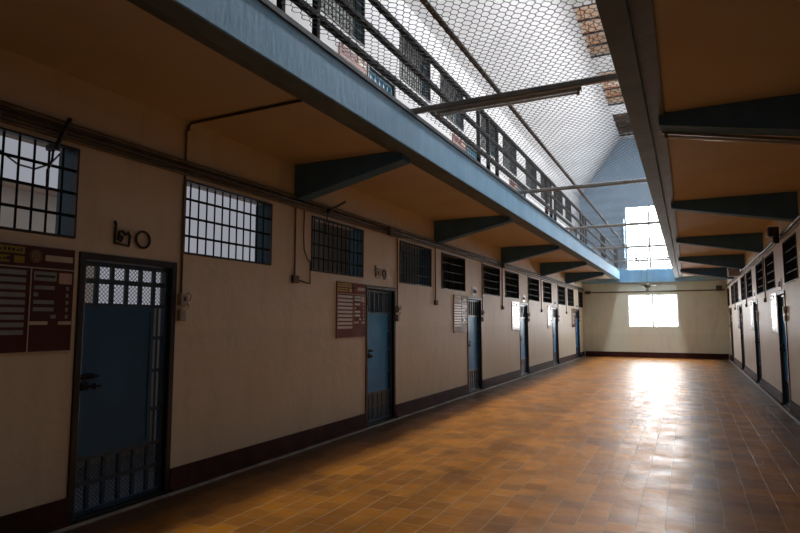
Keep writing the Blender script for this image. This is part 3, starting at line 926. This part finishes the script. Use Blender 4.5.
# loose cable loop left of the third window
tag(MB().tube([(XL + 0.012, 5.86, 2.86), (XL + 0.014, 5.85, 2.55), (XL + 0.016, 5.86, 2.38), (XL + 0.014, 5.93, 2.27), (XL + 0.012, 6.0, 2.24), (XL + 0.012, 6.0, 1.97), (XL + 0.012, 5.73, 2.0)], 0.008, 6)
    .build('loose_cable', 'conduit_dark', None, smooth=True), 'loose dark cable looping beside the third left window', 'cable')
# junction boxes on the bundle
for y, z, s_, lab in ((8.05, 2.90, 0.07, 'brown junction box on the conduits above the second left cell door'),
                      (14.3, 2.90, 0.05, 'small junction box on the left conduits at the third bracket')):
    tag(MB().box(XL + 0.058, XL + 0.12, y - s_, y + s_ * 1.2, z - s_, z + s_).build('junction_box', 'box_dark', None, bevel=0.006), lab, 'junction box')
tag(MB().box(XR - 0.22, XR - 0.06, 11.5, 11.7, 2.93, 3.09).box(XR - 0.15, XR - 0.06, 11.54, 11.64, 2.82, 2.93).build('loudspeaker', 'frame_black', None, bevel=0.01),
    'black loudspeaker box on the right wall conduit at the view edge', 'loudspeaker')
tag(MB().box(XR - 0.35, XR - 0.055, 19.9, 20.3, 2.86, 3.12).build('junction_box', 'box', None, bevel=0.01), 'pale box high on the right wall among the far windows', 'junction box')
tag(MB().box(-4.05, -3.82, YE - 0.13, YE - 0.06, 2.73, 2.87).build('junction_box', 'box_dark', None, bevel=0.01), 'small box at the left end of the end wall conduit', 'junction box')
tag(MB().box(1.1, 1.32, YE - 0.16, YE - 0.06, 2.76, 2.98).build('junction_box', 'box_dark', None, bevel=0.01), 'small box at the right end of the end wall conduit', 'junction box')
# black rods leaning out of the conduit bundle
for (ya, za, yb, zb, lab) in ((2.655, 2.77, 2.75, 3.01, 'black rod leaning out above the nearest left window'),
                              (6.31, 2.93, 6.68, 3.11, 'black rod with clamp above the window over the second notice board')):
    root = empty('wall_rod', (XL, ya, za))
    MB().tube([(0.09, 0, 0), (0.09, yb - ya, zb - za)], 0.017, 8).build('rod', 'frame_black', root)
    MB().box(0.0, 0.10, -0.02, 0.02, -0.02, 0.02).tube([(0.06, 0, 0), (0.05, 0.0, -0.10), (0.05, -0.03, -0.18), (0.04, -0.02, -0.32)], 0.009, 6).build('clamp', 'frame_black', root)
    tag(root, lab, 'rod')

# ------------------------------------------------------------ pipes over the void, net, lamps
CP = [1.15, 5.60, 10.04, 14.50, 18.95, 23.30]
for k, y in enumerate(CP):
    r = MB().box(BL - 0.08, BR + 0.08, y - 0.03, y + 0.03, 3.735 + 0.0, 3.795)
    tag(r.build('cross_pipe', 'pipe', None, bevel=0.012), ['steel cross bar over the void behind the camera',
        'thick grey cross bar nearest overhead, carrying a slim lamp', 'second grey cross bar over the void in view',
        'third grey cross bar over the void in view', 'fourth grey cross bar over the void in view', 'farthest cross bar over the void'][k],
        'cross bar', 'bars crossing the void')
tag(MB().tube([(-1.64, YB + 0.1, 3.85), (-1.645, 10, 3.85), (-1.63, 20, 3.85), (-1.64, YE - 0.26, 3.85)], 0.024, 8).build('long_pipe', 'pipe', None, smooth=True),
    'long grey steel bar running down the middle of the void', 'pipe')

def lamp(p0, p1, label, drop=0.035, mats=('batten', 'tube')):
    p0, p1 = Vector(p0), Vector(p1); d = (p1 - p0); c = (p0 + p1) / 2
    root = empty('tube_lamp', tuple(c))
    a, b = p0 - c, p1 - c
    MB().tube([a, b], 0.020, 4).build('batten', mats[0], root)
    dn_ = Vector((0, 0, -drop))
    u = d.normalized()
    MB().tube([a + dn_ + u * 0.04, b + dn_ - u * 0.04], 0.013, 8).build('tube', mats[1], root, smooth=True)
    for q, s in ((a, 1), (b, -1)):
        MB().tube([q + u * 0.02 * s + dn_ * 1.3, q + u * 0.045 * s + dn_ * 1.3], 0.018, 8).tube([q + u * 0.03 * s, q + u * 0.03 * s + dn_], 0.014, 6).build('holder', mats[0], root)
    tag(root, label, 'lamp', 'slim tube lamps')
    return root
lamp((-2.29, 5.585, 3.702), (-0.81, 5.585, 3.702), 'slim unlit tube lamp hanging under the nearest cross bar')
lamp((-0.14, 5.90, 3.27), (1.05, 5.90, 3.025), 'unlit tube lamp along the large navy bracket at the right edge')
lamp((-0.13, 23.025, 3.27), (1.14, 23.025, 2.95), 'far white tube lamp sloping under the right gallery', mats=('tube', 'tube'))
lamp((-2.76, 23.03, 3.235), (-3.83, 23.03, 3.0), 'far white tube lamp sloping under the left gallery', mats=('tube', 'tube'))

# net: hexagonal wire mesh stretched over the void
def hex_net(x0, x1, y0, y1, z, w=0.068, p=0.060, r=0.0029):
    nx = int(round((x1 - x0) / (w / 2))); ny = int((y1 - y0) / p)
    a = p * 0.26
    V = []; F = []
    def P(i, j):
        s = a if (i + j) % 2 == 0 else -a
        x = x0 + i * (x1 - x0) / nx
        sag = -0.0 - 0.012 * math.sin(PI * i / nx) * (0.6 + 0.4 * math.sin(j * 0.37))
        return Vector((x + 0.004 * math.sin(j * 0.9 + i), y0 + (j + 0.5) * p + s + 0.005 * math.sin(i * 0.7 + j * 0.31), z + sag))
    def seg(A, B, rr):
        d = (B - A); s = Vector((-d.y, d.x, 0)).normalized() * rr
        n = len(V)
        up = Vector((0, 0, rr * 1.4))
        V.extend([A + s, A - s, A + up, B + s, B - s, B + up])
        F.extend([(n, n + 1, n + 4, n + 3), (n + 1, n + 2, n + 5, n + 4), (n + 2, n, n + 3, n + 5)])
    grid = [[P(i, j) for i in range(nx + 1)] for j in range(ny)]
    for j in range(ny):
        for i in range(nx):
            seg(grid[j][i], grid[j][i + 1], r)
        if j + 1 < ny:
            for i in range(nx + 1):
                if (i + j) % 2 == 0:
                    seg(grid[j][i], grid[j + 1][i], r * 1.3)
    me = bpy.data.meshes.new('wire_net')
    me.from_pydata([tuple(v) for v in V], [], F)
    me.update(); me.materials.append(M['net'])
    o = bpy.data.objects.new('wire_net', me); COL.objects.link(o)
    return o
net = hex_net(BL - 0.01, BR + 0.01, 0.0, YE - 0.26, 3.815)
tag(net, 'hexagonal wire net stretched flat over the void between the galleries', 'net')

# ------------------------------------------------------------ railings
def railing(xr, label):
    root = empty('gallery_railing', (xr, 0, 3.735))
    for z in (0.255, 0.575, 0.885):
        MB().box(-0.028, 0.028, YB + 0.1, YE - 0.3, z - 0.03, z + 0.03).build('rail', 'rail', root, bevel=0.012)
    for c in (-4.8, -1.1, 3.36, 8.45, 13.05, 17.6, 22.1, 26.3):
        for d_ in (-0.46, 0, 0.46):
            MB().box(-0.026, 0.026, c + d_ - 0.026, c + d_ + 0.026, -0.003, 0.90).build('post', 'rail', root, bevel=0.008)
    tag(root, label, 'railing')
railing(BL - 0.075, 'dark steel three rail railing along the left upper gallery')
railing(BR + 0.10, 'dark steel railing along the right upper gallery')
root = empty('gallery_railing', (XM, YE - 0.13, 3.705))
for z in (0.12, 0.50, 0.86):
    MB().tube([(-1.05, 0, z), (0.75, 0, z)], 0.02, 8).build('rail', 'pipe', root)
for x in (-1.0, -0.52, -0.09, 0.33, 0.70):
    MB().tube([(x, 0, 0), (x, 0, 0.90)], 0.022, 8).build('post', 'pipe', root)
tag(root, 'short steel railing across the foot of the tall end window', 'railing')

# ------------------------------------------------------------ hanging fixture near the end wall
root = empty('hanging_fan', (-1.27, 23.30, 2.80))
MB().tube([(0.0, 0, 0.1), (0.0, 0, 0.934)], 0.008, 6).build('cord', 'conduit_dark', root)
MB().tube([(0, 0, -0.05), (0, 0, 0.0), (0, 0, 0.06), (0, 0, 0.11)], [0.06, 0.11, 0.11, 0.04], 16).build('motor', 'fan_body', root, smooth=True)
for k in range(3):
    a = 2 * PI * k / 3 + 0.15
    c, s = math.cos(a), math.sin(a)
    q = MB(); q.v = []
    n = Vector((-s, c, 0))
    A = Vector((c, s, 0)) * 0.09; B = Vector((c, s, 0)) * 0.30
    z0 = Vector((0, 0, 0.03)); tl = Vector((0, 0, 0.02)); th = Vector((0, 0, 0.006))
    pts8 = [A - n * 0.03 + z0 - tl, A + n * 0.03 + z0 + tl, B + n * 0.06 + z0 + tl, B - n * 0.06 + z0 - tl]
    q.v = [tuple(p) for p in pts8] + [tuple(p + th) for p in pts8]
    q.f = [(0, 3, 2, 1), (4, 5, 6, 7), (0, 1, 5, 4), (1, 2, 6, 5), (2, 3, 7, 6), (3, 0, 4, 7)]
    q.build('blade', 'fan_body', root)
MB().tube([(0, 0, -0.05), (0, 0, -0.14), (0, 0, -0.22)], [0.035, 0.06, 0.05], 12).build('lamp_bowl', 'box', root, smooth=True)
tag(root, 'small dusty ceiling fan hanging on a cord before the end window', 'ceiling fan')
